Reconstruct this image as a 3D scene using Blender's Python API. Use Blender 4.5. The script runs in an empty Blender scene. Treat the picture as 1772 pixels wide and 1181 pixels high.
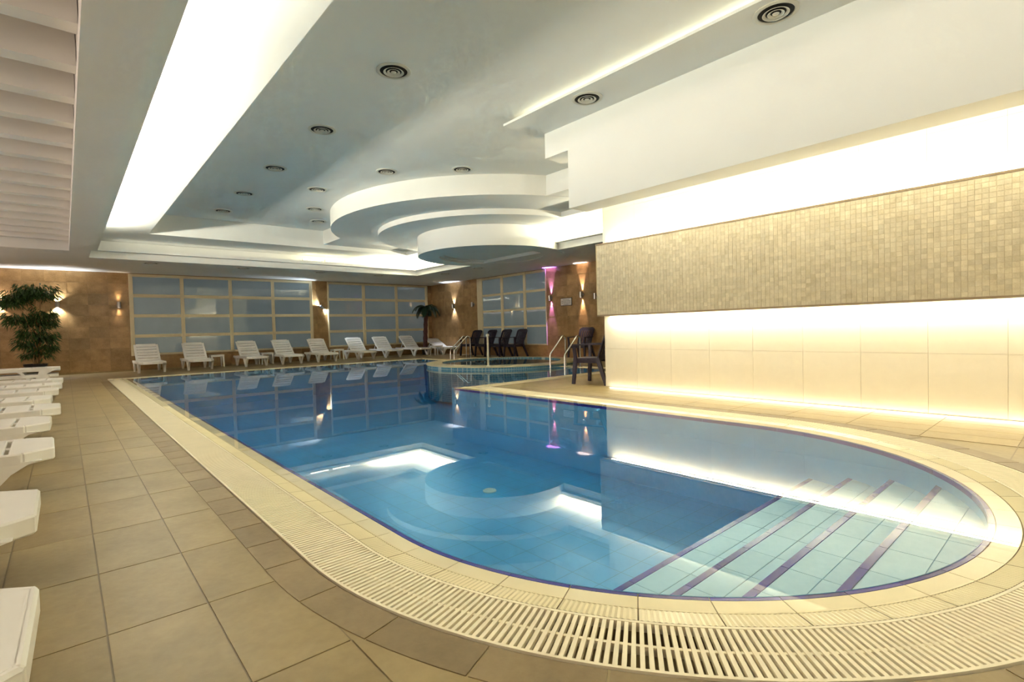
import bpy, bmesh, math, random
from mathutils import Vector, Matrix
from math import pi, sin, cos, sqrt, atan2, radians
random.seed(7)
S = bpy.context.scene
COL = S.collection

# ------------------------------------------------------------------ camera
H = 0.95
cam = bpy.data.cameras.new('camera'); camo = bpy.data.objects.new('camera', cam); COL.objects.link(camo)
cam.sensor_width = 36.0; cam.lens = 18.0; cam.clip_start = 0.05; cam.clip_end = 100
yaw, pitch, roll = radians(41.135), radians(1.362), radians(1.490)
fw = Vector((sin(yaw) * cos(pitch), cos(yaw) * cos(pitch), -sin(pitch)))
rt = Vector((cos(yaw), -sin(yaw), 0)); up = rt.cross(fw)
r2 = rt * cos(roll) - up * sin(roll); u2 = up * cos(roll) + rt * sin(roll)
camo.matrix_world = Matrix(((r2.x, u2.x, -fw.x, 0), (r2.y, u2.y, -fw.y, 0), (r2.z, u2.z, -fw.z, H), (0, 0, 0, 1)))
S.camera = camo

# ------------------------------------------------------------------ world, exposure, large strip lights
w = bpy.data.worlds.new('world'); S.world = w; w.use_nodes = True
w.node_tree.nodes['Background'].inputs[0].default_value = (0.10, 0.16, 0.26, 1)
w.node_tree.nodes['Background'].inputs[1].default_value = 0.5
vs = S.view_settings
vs.view_transform = 'Standard'; vs.look = 'None'; vs.gamma = 1.0; vs.use_curve_mapping = False
vs.exposure = EXPO = 2.0
S.cycles.max_bounces = 6; S.cycles.diffuse_bounces = 4; S.cycles.glossy_bounces = 2
S.cycles.use_adaptive_sampling = True; S.cycles.adaptive_threshold = 0.07; S.cycles.adaptive_min_samples = 16
S.cycles.transparent_max_bounces = 6; S.cycles.caustics_reflective = False; S.cycles.caustics_refractive = False
S.cycles.sample_clamp_indirect = 6.0
CREAM = (1.0, 0.93, 0.71); NEUT = (1.0, 0.965, 0.82); PINK = (1.0, 0.80, 0.70)

def strip(name, a, b, width, direction, power, color):
    """long fluorescent strip from a to b shining along direction; power in watt per metre"""
    a = Vector(a); b = Vector(b); L = (b - a).length
    d = bpy.data.lights.new(name, 'AREA'); d.shape = 'RECTANGLE'
    d.size = L; d.size_y = width; d.energy = power * L; d.color = color
    o = bpy.data.objects.new(name, d); COL.objects.link(o)
    x = (b - a).normalized(); z = -Vector(direction).normalized(); y = z.cross(x).normalized(); z = x.cross(y)
    o.matrix_world = Matrix(((x.x, y.x, z.x, (a.x + b.x) / 2), (x.y, y.y, z.y, (a.y + b.y) / 2), (x.z, y.z, z.z, (a.z + b.z) / 2), (0, 0, 0, 1)))
    return o

Z1, ZO, Z2, ZD, Z3, Z4 = 2.83, 2.88, 3.30, 3.41, 3.78, 3.68
strip('cove_lamp', (0.53, -3.8, 3.085), (0.53, 5.0, 3.085), 0.07, (0.7, 0, 1), 5.6, NEUT)
strip('cove_lamp', (0.53, 5.0, 3.085), (0.53, 13.2, 3.085), 0.07, (0.7, 0, 1), 11.0, NEUT)
strip('cove_lamp', (1.0, 15.37, 3.085), (5.0, 15.37, 3.085), 0.05, (0, -0.35, 1), 0.15, NEUT)
strip('cove_lamp', (5.0, 15.37, 3.085), (6.5, 15.37, 3.085), 0.05, (0, -0.35, 1), 0.10, CREAM)
strip('cove_lamp', (7.5, 15.37, 3.085), (8.95, 15.37, 3.085), 0.06, (0, -0.35, 1), 14.0, CREAM)
strip('cove_lamp', (9.28, 12.6, 3.085), (9.28, 15.2, 3.085), 0.06, (-0.35, 0, 1), 40.0, CREAM)
strip('cove_lamp', (9.28, 5.2, 3.085), (9.28, 8.4, 3.085), 0.06, (-0.35, 0, 1), 28.0, CREAM)
strip('beam_lamp', (4.86, -3.5, 3.725), (4.86, 5.0, 3.725), 0.04, (-1, 0, 0.25), 0.7, CREAM)
strip('pier_lamp', (5.70, -3.5, 2.82), (5.70, 4.6, 2.82), 0.08, (1, 0, -0.25), 1.4, CREAM)
strip('pier_lamp', (6.385, -3.5, 2.225), (6.385, 5.0, 2.225), 0.05, (0, 0, 1), 2.2, CREAM)
strip('pier_lamp', (6.385, -3.5, 1.11), (6.385, 5.0, 1.11), 0.05, (0, 0, -1), 3.2, CREAM)
strip('pier_lamp', (6.425, -3.5, 0.022), (6.425, 5.05, 0.022), 0.02, (-1, 0, 0.1), 0.38, NEUT)
strip('pier_lamp', (6.39, -3.5, 0.006), (6.39, 5.05, 0.006), 0.02, (0.35, 0, 1), 0.10, NEUT)
strip('bay_lamp', (-3.3, -3.0, 2.3), (-3.3, 17.0, 2.3), 0.15, (1, 0, 0.5), 3.0, PINK)

# ------------------------------------------------------------------ helpers
def link(name, me, mat=None, parent=None, loc=None):
    o = bpy.data.objects.new(name, me); COL.objects.link(o)
    if mat is not None and me is not None and not me.materials: me.materials.append(mat)
    if parent is not None: o.parent = parent
    if loc is not None: o.location = loc
    return o
def tag(o, label, cat=None, group=None, kind=None):
    o['label'] = label
    if cat: o['category'] = cat
    if group: o['group'] = group
    if kind: o['kind'] = kind
    return o
def empty(name, loc=(0, 0, 0), rz=0.0):
    o = bpy.data.objects.new(name, None); COL.objects.link(o); o.location = loc; o.rotation_euler = (0, 0, rz); o.empty_display_size = 0.1
    return o
def struct(o, label=None):
    o['kind'] = 'structure'
    if label: o['label'] = label
    return o
def copy_tree(o, parent=None):
    c = o.copy(); COL.objects.link(c)
    if parent is not None: c.parent = parent
    for ch in list(o.children): copy_tree(ch, c)
    return c

class MB:
    def __init__(s): s.v = []; s.f = []
    def add(s, vs, fs):
        n = len(s.v); s.v += [tuple(p) for p in vs]; s.f += [tuple(i + n for i in f) for f in fs]; return s
    def box(s, x0, x1, y0, y1, z0, z1, rot=None, at=None):
        c = [(x0, y0, z0), (x1, y0, z0), (x1, y1, z0), (x0, y1, z0), (x0, y0, z1), (x1, y0, z1), (x1, y1, z1), (x0, y1, z1)]
        if rot is not None: c = [tuple(rot @ Vector(p)) for p in c]
        if at is not None: c = [tuple(Vector(p) + Vector(at)) for p in c]
        return s.add(c, [(0, 3, 2, 1), (4, 5, 6, 7), (0, 1, 5, 4), (1, 2, 6, 5), (2, 3, 7, 6), (3, 0, 4, 7)])
    def prism(s, poly, z0, z1, top=True, bottom=True):
        n = len(poly); vs = [(p[0], p[1], z0) for p in poly] + [(p[0], p[1], z1) for p in poly]
        fs = [(i, (i + 1) % n, n + (i + 1) % n, n + i) for i in range(n)]
        if top: fs.append(tuple(range(n, 2 * n)))
        if bottom: fs.append(tuple(range(n - 1, -1, -1)))
        return s.add(vs, fs)
    def beam(s, a, b, w, h, upv=(0, 0, 1), w2=None, h2=None):
        a = Vector(a); b = Vector(b); d = (b - a).normalized(); u = Vector(upv)
        if abs(d.dot(u)) > 0.98: u = Vector((0, 1, 0)) if abs(d.y) < 0.9 else Vector((1, 0, 0))
        sd = d.cross(u).normalized(); u = sd.cross(d)
        w2 = w if w2 is None else w2; h2 = h if h2 is None else h2
        vs = []
        for p, ww, hh in ((a, w, h), (b, w2, h2)):
            for sx, sz in ((-1, -1), (1, -1), (1, 1), (-1, 1)): vs.append(p + sd * sx * ww / 2 + u * sz * hh / 2)
        return s.add(vs, [(0, 1, 2, 3), (7, 6, 5, 4), (0, 4, 5, 1), (1, 5, 6, 2), (2, 6, 7, 3), (3, 7, 4, 0)])
    def tube(s, pts, r, n=8, cap=True, radii=None):
        pts = [Vector(p) for p in pts]; m = len(pts); vs = []; pu = None
        for i, p in enumerate(pts):
            d = (pts[min(i + 1, m - 1)] - pts[max(i - 1, 0)]).normalized()
            u = pu if pu is not None else (Vector((0, 0, 1)) if abs(d.z) < 0.9 else Vector((1, 0, 0)))
            sd = d.cross(u).normalized(); u = sd.cross(d).normalized(); pu = u
            rr = radii[i] if radii else r
            for k in range(n):
                t = 2 * pi * k / n; vs.append(p + sd * cos(t) * rr + u * sin(t) * rr)
        fs = [(i * n + k, i * n + (k + 1) % n, (i + 1) * n + (k + 1) % n, (i + 1) * n + k) for i in range(m - 1) for k in range(n)]
        if cap: fs += [tuple(range(n - 1, -1, -1)), tuple((m - 1) * n + k for k in range(n))]
        return s.add(vs, fs)
    def lathe(s, prof, n=24, at=(0, 0, 0), cap=True):
        vs = []
        for r, z in prof:
            for k in range(n):
                t = 2 * pi * k / n; vs.append((at[0] + r * cos(t), at[1] + r * sin(t), at[2] + z))
        m = len(prof)
        fs = [(i * n + k, i * n + (k + 1) % n, (i + 1) * n + (k + 1) % n, (i + 1) * n + k) for i in range(m - 1) for k in range(n)]
        if cap: fs += [tuple(range(n - 1, -1, -1)), tuple((m - 1) * n + k for k in range(n))]
        return s.add(vs, fs)
    def mesh(s, name, mat=None, smooth=None, bevel=None, merge=False):
        me = bpy.data.meshes.new(name); me.from_pydata(s.v, [], s.f)
        bm = bmesh.new(); bm.from_mesh(me)
        if merge: bmesh.ops.remove_doubles(bm, verts=bm.verts, dist=1e-5)
        bmesh.ops.recalc_face_normals(bm, faces=bm.faces)
        if bevel:
            bmesh.ops.bevel(bm, geom=list(bm.edges), offset=bevel, segments=1 if bevel < 0.01 else 2, affect='EDGES', profile=0.6, clamp_overlap=True)
        bm.to_mesh(me); bm.free()
        if smooth is not None:
            me.polygons.foreach_set('use_smooth', [True] * len(me.polygons)); me.set_sharp_from_angle(angle=radians(smooth))
        if mat: me.materials.append(mat)
        return me
    def obj(s, name, mat=None, parent=None, smooth=None, bevel=None, loc=None, merge=False):
        return link(name, s.mesh(name, mat, smooth, bevel, merge), None, parent, loc)

# ------------------------------------------------------------------ materials
def srgb(r, g, b):
    f = lambda c: (c / 255 / 12.92) if c / 255 <= 0.04045 else ((c / 255 + 0.055) / 1.055) ** 2.4
    return (f(r), f(g), f(b), 1)
def newmat(name):
    m = bpy.data.materials.new(name); m.use_nodes = True; nt = m.node_tree
    return m, nt, nt.nodes['Principled BSDF']
def plain(name, col, rough=0.5, metal=0.0, var=0.06, scale=6.0, bump=0.0, bscale=60.0, spec=0.5, objvar=0.0, coat=0.0):
    """principled with a little noise mottling, optional variation per object and fine relief"""
    m, nt, b = newmat(name); N = nt.nodes; L = nt.links
    tc = N.new('ShaderNodeTexCoord'); no = N.new('ShaderNodeTexNoise'); no.inputs['Scale'].default_value = scale; no.inputs['Detail'].default_value = 5
    L.new(tc.outputs['Object'], no.inputs['Vector'])
    mr = N.new('ShaderNodeMapRange'); mr.inputs[1].default_value = 0.3; mr.inputs[2].default_value = 0.7; mr.inputs[3].default_value = 1 - var; mr.inputs[4].default_value = 1 + var
    L.new(no.outputs['Fac'], mr.inputs[0])
    val = mr.outputs[0]
    if objvar:
        oi = N.new('ShaderNodeObjectInfo'); m2 = N.new('ShaderNodeMapRange'); m2.inputs[3].default_value = 1 - objvar; m2.inputs[4].default_value = 1 + objvar
        L.new(oi.outputs['Random'], m2.inputs[0]); mu = N.new('ShaderNodeMath'); mu.operation = 'MULTIPLY'
        L.new(val, mu.inputs[0]); L.new(m2.outputs[0], mu.inputs[1]); val = mu.outputs[0]
    hs = N.new('ShaderNodeHueSaturation'); hs.inputs['Color'].default_value = col; L.new(val, hs.inputs['Value'])
    L.new(hs.outputs[0], b.inputs['Base Color'])
    b.inputs['Roughness'].default_value = rough; b.inputs['Metallic'].default_value = metal; b.inputs['Specular IOR Level'].default_value = spec
    b.inputs['Coat Weight'].default_value = coat
    if bump:
        n2 = N.new('ShaderNodeTexNoise'); n2.inputs['Scale'].default_value = bscale; n2.inputs['Detail'].default_value = 4
        L.new(tc.outputs['Object'], n2.inputs['Vector'])
        bp = N.new('ShaderNodeBump'); bp.inputs['Strength'].default_value = bump; bp.inputs['Distance'].default_value = 0.01
        L.new(n2.outputs['Fac'], bp.inputs['Height']); L.new(bp.outputs[0], b.inputs['Normal'])
    return m
def stone(name, c1, c2, rough=0.45, scale=3.0, objvar=0.16, bump=0.15, grid=None, grout=None, gw=0.006, world=True):
    """mottled stone; colour moves per piece; with grid=(sx,sy,axes,ox,oy) also joints for surfaces too far off to build"""
    m, nt, b = newmat(name); N = nt.nodes; L = nt.links
    geo = N.new('ShaderNodeNewGeometry')
    oi = N.new('ShaderNodeObjectInfo')
    ad = N.new('ShaderNodeVectorMath'); ad.operation = 'ADD'
    sc = N.new('ShaderNodeVectorMath'); sc.operation = 'SCALE'; sc.inputs['Scale'].default_value = 40.0
    cv = N.new('ShaderNodeCombineXYZ'); L.new(oi.outputs['Random'], cv.inputs[0]); L.new(oi.outputs['Random'], cv.inputs[2])
    L.new(cv.outputs[0], sc.inputs[0]); L.new(geo.outputs['Position'], ad.inputs[0]); L.new(sc.outputs[0], ad.inputs[1])
    n1 = N.new('ShaderNodeTexNoise'); n1.inputs['Scale'].default_value = scale; n1.inputs['Detail'].default_value = 8; n1.inputs['Roughness'].default_value = 0.62
    L.new(ad.outputs[0], n1.inputs['Vector'])
    n2 = N.new('ShaderNodeTexNoise'); n2.inputs['Scale'].default_value = scale * 14; n2.inputs['Detail'].default_value = 4
    L.new(ad.outputs[0], n2.inputs['Vector'])
    mx = N.new('ShaderNodeMath'); mx.operation = 'MULTIPLY_ADD'; mx.inputs[1].default_value = 0.35; L.new(n2.outputs['Fac'], mx.inputs[0])
    L.new(n1.outputs['Fac'], mx.inputs[2])
    mr = N.new('ShaderNodeMapRange'); mr.inputs[1].default_value = 0.45; mr.inputs[2].default_value = 0.9; L.new(mx.outputs[0], mr.inputs[0])
    mc = N.new('ShaderNodeMixRGB'); mc.inputs[1].default_value = c1; mc.inputs[2].default_value = c2; L.new(mr.outputs[0], mc.inputs[0])
    hs = N.new('ShaderNodeHueSaturation'); L.new(mc.outputs[0], hs.inputs['Color'])
    m2 = N.new('ShaderNodeMapRange'); m2.inputs[3].default_value = 1 - objvar; m2.inputs[4].default_value = 1 + objvar
    L.new(oi.outputs['Random'], m2.inputs[0]); L.new(m2.outputs[0], hs.inputs['Value'])
    out = hs.outputs[0]; hgt = n2.outputs['Fac']
    if grid:
        sx, sy, ax, ox, oy = grid
        sp = N.new('ShaderNodeSeparateXYZ'); L.new(geo.outputs['Position'], sp.inputs[0])
        facs = []
        for k, (s_, o_) in enumerate(((sx, ox), (sy, oy))):
            a = N.new('ShaderNodeMath'); a.operation = 'SUBTRACT'; a.inputs[1].default_value = o_; L.new(sp.outputs[ax[k]], a.inputs[0])
            c = N.new('ShaderNodeMath'); c.operation = 'PINGPONG'; c.inputs[1].default_value = s_ / 2; L.new(a.outputs[0], c.inputs[0])
            d = N.new('ShaderNodeMath'); d.operation = 'LESS_THAN'; d.inputs[1].default_value = gw / 2; L.new(c.outputs[0], d.inputs[0]); facs.append(d.outputs[0])
        mxx = N.new('ShaderNodeMath'); mxx.operation = 'MAXIMUM'; L.new(facs[0], mxx.inputs[0]); L.new(facs[1], mxx.inputs[1])
        gm = N.new('ShaderNodeMixRGB'); gm.inputs[2].default_value = grout; L.new(mxx.outputs[0], gm.inputs[0]); L.new(out, gm.inputs[1]); out = gm.outputs[0]
    L.new(out, b.inputs['Base Color']); b.inputs['Roughness'].default_value = rough
    if bump:
        bp = N.new('ShaderNodeBump'); bp.inputs['Strength'].default_value = bump; bp.inputs['Distance'].default_value = 0.01
        L.new(hgt, bp.inputs['Height']); L.new(bp.outputs[0], b.inputs['Normal'])
    return m
def emit(name, col, strength):
    m, nt, b = newmat(name); b.inputs['Emission Color'].default_value = col; b.inputs['Emission Strength'].default_value = strength
    b.inputs['Base Color'].default_value = (0.8, 0.8, 0.8, 1); return m

M = {}
M['paint'] = plain('white_paint', (0.81, 0.81, 0.76, 1), 0.75, var=0.015, scale=1.5, bump=0.02, bscale=120)
M['bay'] = plain('recess_shade_taupe', srgb(178, 160, 140), 0.8, var=0.02, scale=1.5)  # darker taupe puts the shade of the bay recess into its colour
M['deck'] = stone('deck_tile_stone', srgb(138, 120, 79), srgb(164, 145, 100), 0.42, 2.2, 0.05, 0.08)
M['deck_ring'] = stone('deck_border_stone', srgb(124, 106, 72), srgb(150, 131, 94), 0.5, 2.5, 0.10, 0.1)
M['deck_far'] = stone('deck_paving', srgb(138, 120, 79), srgb(164, 145, 100), 0.42, 2.2, 0.0, 0.06, grid=(0.283, 0.57, 'XY', 0.07, 2.09), grout=srgb(128, 111, 76), gw=0.007)
M['grout'] = plain('grey_grout', srgb(128, 111, 76), 0.9)
M['clad'] = stone('brown_travertine', srgb(140, 108, 64), srgb(186, 151, 102), 0.32, 3.5, 0.13, 0.06)
M['clad_back'] = plain('clad_joint', srgb(150, 122, 84), 0.8)
M['rimtile'] = plain('cream_glazed_tile', srgb(226, 214, 172), 0.25, var=0.03, scale=4, objvar=0.035)
M['navy'] = plain('navy_glazed_tile', srgb(38, 40, 146), 0.2, var=0.1, scale=9, objvar=0.15)
M['plasticcream'] = plain('cream_plastic', srgb(238, 228, 196), 0.45, var=0.03)
M['channel'] = plain('gutter_channel', srgb(150, 132, 90), 0.7, var=0.2, scale=3)
M['pier'] = plain('ivory_glazed_panel', srgb(244, 236, 214), 0.30, var=0.015, objvar=0.012)
M['pierback'] = plain('panel_joint', srgb(238, 229, 204), 0.7)
M['mosaic'] = stone('beige_mosaic', srgb(194, 180, 144), srgb(226, 215, 186), 0.4, 9.0, 0.10, 0.1)
M['mosaicbulk'] = stone('beige_mosaic_field', srgb(194, 180, 144), srgb(226, 215, 186), 0.4, 16.0, 0.0, 0.1)
M['mosaicjoint'] = plain('mosaic_joint', srgb(206, 190, 148), 0.8)
M['bronze'] = plain('bronze_trim', srgb(150, 130, 100), 0.4, metal=0.2)
M['frame'] = plain('cream_window_frame', srgb(228, 214, 176), 0.4, var=0.03)
M['white_plastic'] = plain('white_plastic', srgb(240, 238, 230), 0.38, var=0.02)
M['dark_plastic'] = plain('dark_plastic', srgb(40, 32, 46), 0.4, var=0.08)
M['steel'] = plain('polished_steel', (0.75, 0.74, 0.70, 1), 0.22, metal=1.0, var=0.03)
M['steel_dark'] = plain('brushed_steel', (0.42, 0.40, 0.38, 1), 0.35, metal=1.0, var=0.05)
M['ventblack'] = plain('vent_shade_black', (0.015, 0.014, 0.012, 1), 0.8)
M['ventwhite'] = plain('vent_enamel', srgb(214, 210, 194), 0.4, var=0.03)
M['leaf'] = plain('bamboo_leaf', srgb(52, 84, 32), 0.45, var=0.45, scale=14)
M['palmleaf'] = plain('palm_leaf', srgb(26, 58, 34), 0.45, var=0.4, scale=10)
M['cane'] = plain('bamboo_cane', srgb(150, 120, 72), 0.5, var=0.2, scale=20)
M['palmtrunk'] = plain('palm_trunk', srgb(74, 38, 28), 0.8, var=0.35, scale=25, bump=0.6, bscale=40)
M['potblack'] = plain('black_pot', srgb(24, 20, 20), 0.35)
M['soil'] = plain('soil', srgb(44, 32, 22), 0.95, var=0.3, scale=40)
M['signwhite'] = plain('sign_face', srgb(226, 220, 206), 0.4)
M['signdark'] = plain('sign_frame', srgb(60, 48, 36), 0.5)
M['signink'] = plain('sign_ink', srgb(60, 60, 80), 0.6)
M['jacmosaic'] = stone('blue_mosaic', srgb(60, 120, 150), srgb(130, 180, 190), 0.25, 20, 0.0, 0.0, grid=(0.05, 0.05, 'XZ', 0, 0), grout=srgb(190, 205, 200), gw=0.006)
M['pooltile'] = stone('pool_tile', srgb(134, 184, 208), srgb(154, 198, 216), 0.3, 2.0, 0.03, 0.0)
M['poolbasin'] = stone('pool_tile_field', srgb(64, 150, 198), srgb(84, 166, 208), 0.3, 2.0, 0.0, 0.0, grid=(0.25, 0.25, 'XY', 0, 0.04), grout=srgb(62, 130, 160), gw=0.006)
M['poolwall'] = stone('pool_wall_tile', srgb(84, 162, 204), srgb(100, 174, 212), 0.3, 2.0, 0.0, 0.0)
# frosted window glass: a grey-blue satin pane with a glossy front
m, nt, b = newmat('frosted_glass'); N = nt.nodes; L = nt.links
no = N.new('ShaderNodeTexNoise'); no.inputs['Scale'].default_value = 0.8; no.inputs['Detail'].default_value = 3
tc = N.new('ShaderNodeTexCoord'); L.new(tc.outputs['Object'], no.inputs['Vector'])
rp = N.new('ShaderNodeValToRGB'); rp.color_ramp.elements[0].position = 0.3; rp.color_ramp.elements[0].color = srgb(112, 128, 136); rp.color_ramp.elements[1].position = 0.7; rp.color_ramp.elements[1].color = srgb(130, 144, 150)
L.new(no.outputs['Fac'], rp.inputs[0]); L.new(rp.outputs[0], b.inputs['Base Color'])
b.inputs['Roughness'].default_value = 0.03; b.inputs['Specular IOR Level'].default_value = 0.8
b.inputs['Emission Color'].default_value = (0.66, 0.80, 0.82, 1); b.inputs['Emission Strength'].default_value = 0.014  # faint glow added to the panes to lift them and the far end
M['pane'] = m
# water: clear surface that mirrors by Fresnel, body that absorbs red
m, nt, b = newmat('pool_water'); N = nt.nodes; L = nt.links; N.remove(b); out = N['Material Output']
fr = N.new('ShaderNodeFresnel'); fr.inputs['IOR'].default_value = 1.36
ge = N.new('ShaderNodeNewGeometry'); inv = N.new('ShaderNodeMath'); inv.operation = 'SUBTRACT'; inv.inputs[0].default_value = 1.0; L.new(ge.outputs['Backfacing'], inv.inputs[1])
mu = N.new('ShaderNodeMath'); mu.operation = 'MULTIPLY'; L.new(fr.outputs[0], mu.inputs[0]); L.new(inv.outputs[0], mu.inputs[1])
tr = N.new('ShaderNodeBsdfTransparent'); gl = N.new('ShaderNodeBsdfGlossy'); gl.inputs['Roughness'].default_value = 0.012
mi = N.new('ShaderNodeMixShader'); L.new(mu.outputs[0], mi.inputs[0]); L.new(tr.outputs[0], mi.inputs[1]); L.new(gl.outputs[0], mi.inputs[2]); L.new(mi.outputs[0], out.inputs['Surface'])
va = N.new('ShaderNodeVolumeAbsorption'); va.inputs['Color'].default_value = (0.09, 0.60, 0.88, 1); va.inputs['Density'].default_value = 0.24
L.new(va.outputs[0], out.inputs['Volume'])
M['water'] = m

# ------------------------------------------------------------------ pool outline and rings
PX0, PX1, PCX, PCY, PR = 1.18, 4.84, 3.01, 2.15, 1.83
NARC = 72
def outline(d):
    """pool edge pushed outward by d, always the same vertex count; starts at the far left corner, runs down the left side"""
    pts = [(PX0 - d, 15.10 + d)]
    ys = [15.0 - 0.57 * k for k in range(1, 23)]
    pts += [(PX0 - d, y) for y in ys if y > PCY + 0.2]
    for k in range(NARC + 1):
        t = pi + pi * k / NARC; pts.append((PCX + (PR + d) * cos(t), PCY + (PR + d) * sin(t)))
    pts += [(PX1 + d, 3.0 + 0.5 * k) for k in range(8)]
    pts += [(PX1 + d, 7.10 - d), (9.0 + d, 7.10 - d), (9.0 + d, 15.10 + d)]
    return pts
def ring(name, d0, d1, z0, z1, mat, parent=None, i0=0, i1=None):
    a, b = outline(d0), outline(d1); n = len(a); m = MB()
    vs = [(x, y, z0) for x, y in a] + [(x, y, z1) for x, y in b]
    rng = range(n) if i1 is None else range(i0, i1)
    m.add(vs, [(i, (i + 1) % n, n + (i + 1) % n, n + i) for i in rng])
    me = m.mesh(name, mat)
    bm = bmesh.new(); bm.from_mesh(me)
    for f in bm.faces:
        if f.normal.z < 0: f.normal_flip()
    bm.to_mesh(me); bm.free()
    return link(name, me, None, parent)
def station(s):
    """point and outward normal at path length s: s<0 up the left side, 0..pi*PR round the arc, then up the right side"""
    A = pi * PR
    if s < 0: return (PX0, PCY - s), (-1, 0)
    if s <= A:
        t = pi + s / PR; return (PCX + PR * cos(t), PCY + PR * sin(t)), (cos(t), sin(t))
    return (PX1, PCY + s - A), (1, 0)
def at_off(s, d):
    p, n = station(s); return (p[0] + n[0] * d, p[1] + n[1] * d)
def filled(loops, z, mat, name):
    bm = bmesh.new(); edges = []
    for lp in loops:
        vs = [bm.verts.new((x, y, z)) for x, y in lp]
        edges += [bm.edges.new((vs[i], vs[(i + 1) % len(vs)])) for i in range(len(vs))]
    bmesh.ops.triangle_fill(bm, use_beauty=True, edges=edges)
    for f in bm.faces:
        if f.normal.z < 0: f.normal_flip()
    me = bpy.data.meshes.new(name); bm.to_mesh(me); bm.free(); me.materials.append(mat)
    return me
def clip_half(poly, a, b, keep_left=True):
    """clip polygon by the line a->b"""
    out = []; n = len(poly)
    sd = lambda p: ((b[0] - a[0]) * (p[1] - a[1]) - (b[1] - a[1]) * (p[0] - a[0])) * (1 if keep_left else -1)
    for i in range(n):
        p, q = poly[i], poly[(i + 1) % n]; sp, sq = sd(p), sd(q)
        if sp >= 0: out.append(p)
        if sp * sq < 0:
            t = sp / (sp - sq); out.append((p[0] + t * (q[0] - p[0]), p[1] + t * (q[1] - p[1])))
    return out
def area(poly): return abs(sum(poly[i][0] * poly[(i + 1) % len(poly)][1] - poly[(i + 1) % len(poly)][0] * poly[i][1] for i in range(len(poly)))) / 2
def stadium(d, n=40):
    """convex loop (counter-clockwise) of the stem of the pool pushed out by d"""
    p = [(PX0 - d, 30.0)]
    p += [(PCX + (PR + d) * cos(pi + pi * k / n), PCY + (PR + d) * sin(pi + pi * k / n)) for k in range(n + 1)]
    p += [(PX1 + d, 30.0)]
    return p
def minus_convex(poly, conv):
    res = []; rest = poly; n = len(conv)
    for i in range(n):
        a, b = conv[i], conv[(i + 1) % n]
        o = clip_half(rest, a, b, False)
        if len(o) > 2 and area(o) > 1e-5: res.append(o)
        rest = clip_half(rest, a, b, True)
        if len(rest) < 3 or area(rest) < 1e-6: break
    return res
def inside_convex(poly, conv):
    n = len(conv)
    for i in range(n):
        poly = clip_half(poly, conv[i], conv[(i + 1) % n], True)
        if len(poly) < 3: return []
    return poly
def slab(polys, z0, z1, name, mat, parent):
    """flat piece with its own thickness made of several convex faces"""
    bm = bmesh.new()
    for p in polys:
        vs = [bm.verts.new((x, y, z1)) for x, y in p]
        try: bm.faces.new(vs)
        except ValueError: pass
    bmesh.ops.remove_doubles(bm, verts=bm.verts, dist=2e-4)
    be = [e for e in bm.edges if e.is_boundary]
    r = bmesh.ops.extrude_edge_only(bm, edges=be)
    for v in [g for g in r['geom'] if isinstance(g, bmesh.types.BMVert)]: v.co.z = z0
    bmesh.ops.recalc_face_normals(bm, faces=bm.faces)
    if sum(f.normal.z * f.calc_area() for f in bm.faces) < 0: bmesh.ops.reverse_faces(bm, faces=bm.faces)
    me = bpy.data.meshes.new(name); bm.to_mesh(me); bm.free(); me.materials.append(mat)
    return link(name, me, None, parent)

# ------------------------------------------------------------------ floor
RXL, RXR, RYB, RYF = -3.4, 11.85, -4.0, 18.75
BORD = 0.455; GR1 = 0.445; GR0 = 0.20
floor = struct(link('floor', filled([[(RXL, RYB), (RXR, RYB), (RXR, RYF), (RXL, RYF)], outline(GR1 + 0.008)], -0.0035, M['deck_far'], 'floor')), 'beige stone paved pool deck')
tilemesh = MB().box(-0.5, 0.5, -0.5, 0.5, -1, 0).mesh('tile', M['deck'])
TW, TH, GAP = 0.283, 0.57, 0.0055
border_out = 0.60
def deck_tiles(x0, ncol, y0, nrow, side):
    for i in range(ncol):
        for j in range(nrow):
            ax, bx = x0 + i * TW + GAP / 2, x0 + (i + 1) * TW - GAP / 2
            ay, by = y0 + j * TH + GAP / 2, y0 + (j + 1) * TH - GAP / 2
            if bx < -0.075 * by - 0.25: continue
            if by < 0.2 and bx < 0.3: continue
            poly = [(ax, ay), (bx, ay), (bx, by), (ax, by)]
            if side == 'R' and ax >= 6.43: continue
            if side == 'R': poly = clip_half(poly, (6.43, 0), (6.43, 1), True)
            parts = minus_convex(poly, stadium(border_out + 0.006))
            if not parts or sum(area(p) for p in parts) < 0.004: continue
            if len(parts) == 1 and abs(area(parts[0]) - area(poly)) < 1e-6 and abs(bx - ax - TW + GAP) < 1e-6 and len(poly) == 4:
                o = link('tile', tilemesh, None, floor, ((ax + bx) / 2, (ay + by) / 2, random.uniform(-0.0006, 0.0006))); o.scale = (bx - ax, by - ay, 0.012)
            else: slab(parts, -0.012, 0.0, 'tile', M['deck'], floor)
deck_tiles(0.07 - 4 * TW, 13, 2.09 - 4 * TH, 15, 'L')
deck_tiles(0.07 + 18 * TW, 5, 2.09 - 4 * TH, 11, 'R')
# border course of darker tiles that follows the grate
s = -5.2 - 0.285 * 26; k = 0
while s < pi * PR + 3.6:
    ln = 0.285
    if True:
        a = s + 0.002; b_ = s + ln - 0.004; q = 4
        p = [at_off(a + (b_ - a) * i / q, GR1 + 0.012) for i in range(q + 1)] + [at_off(b_ - (b_ - a) * i / q, border_out) for i in range(q + 1)]
        slab([[p[i], p[i + 1], p[2 * q - i], p[2 * q + 1 - i]] for i in range(q)], -0.012, -0.0005, 'border_tile', M['deck_ring'], floor)
    s += ln; k += 1

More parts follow.
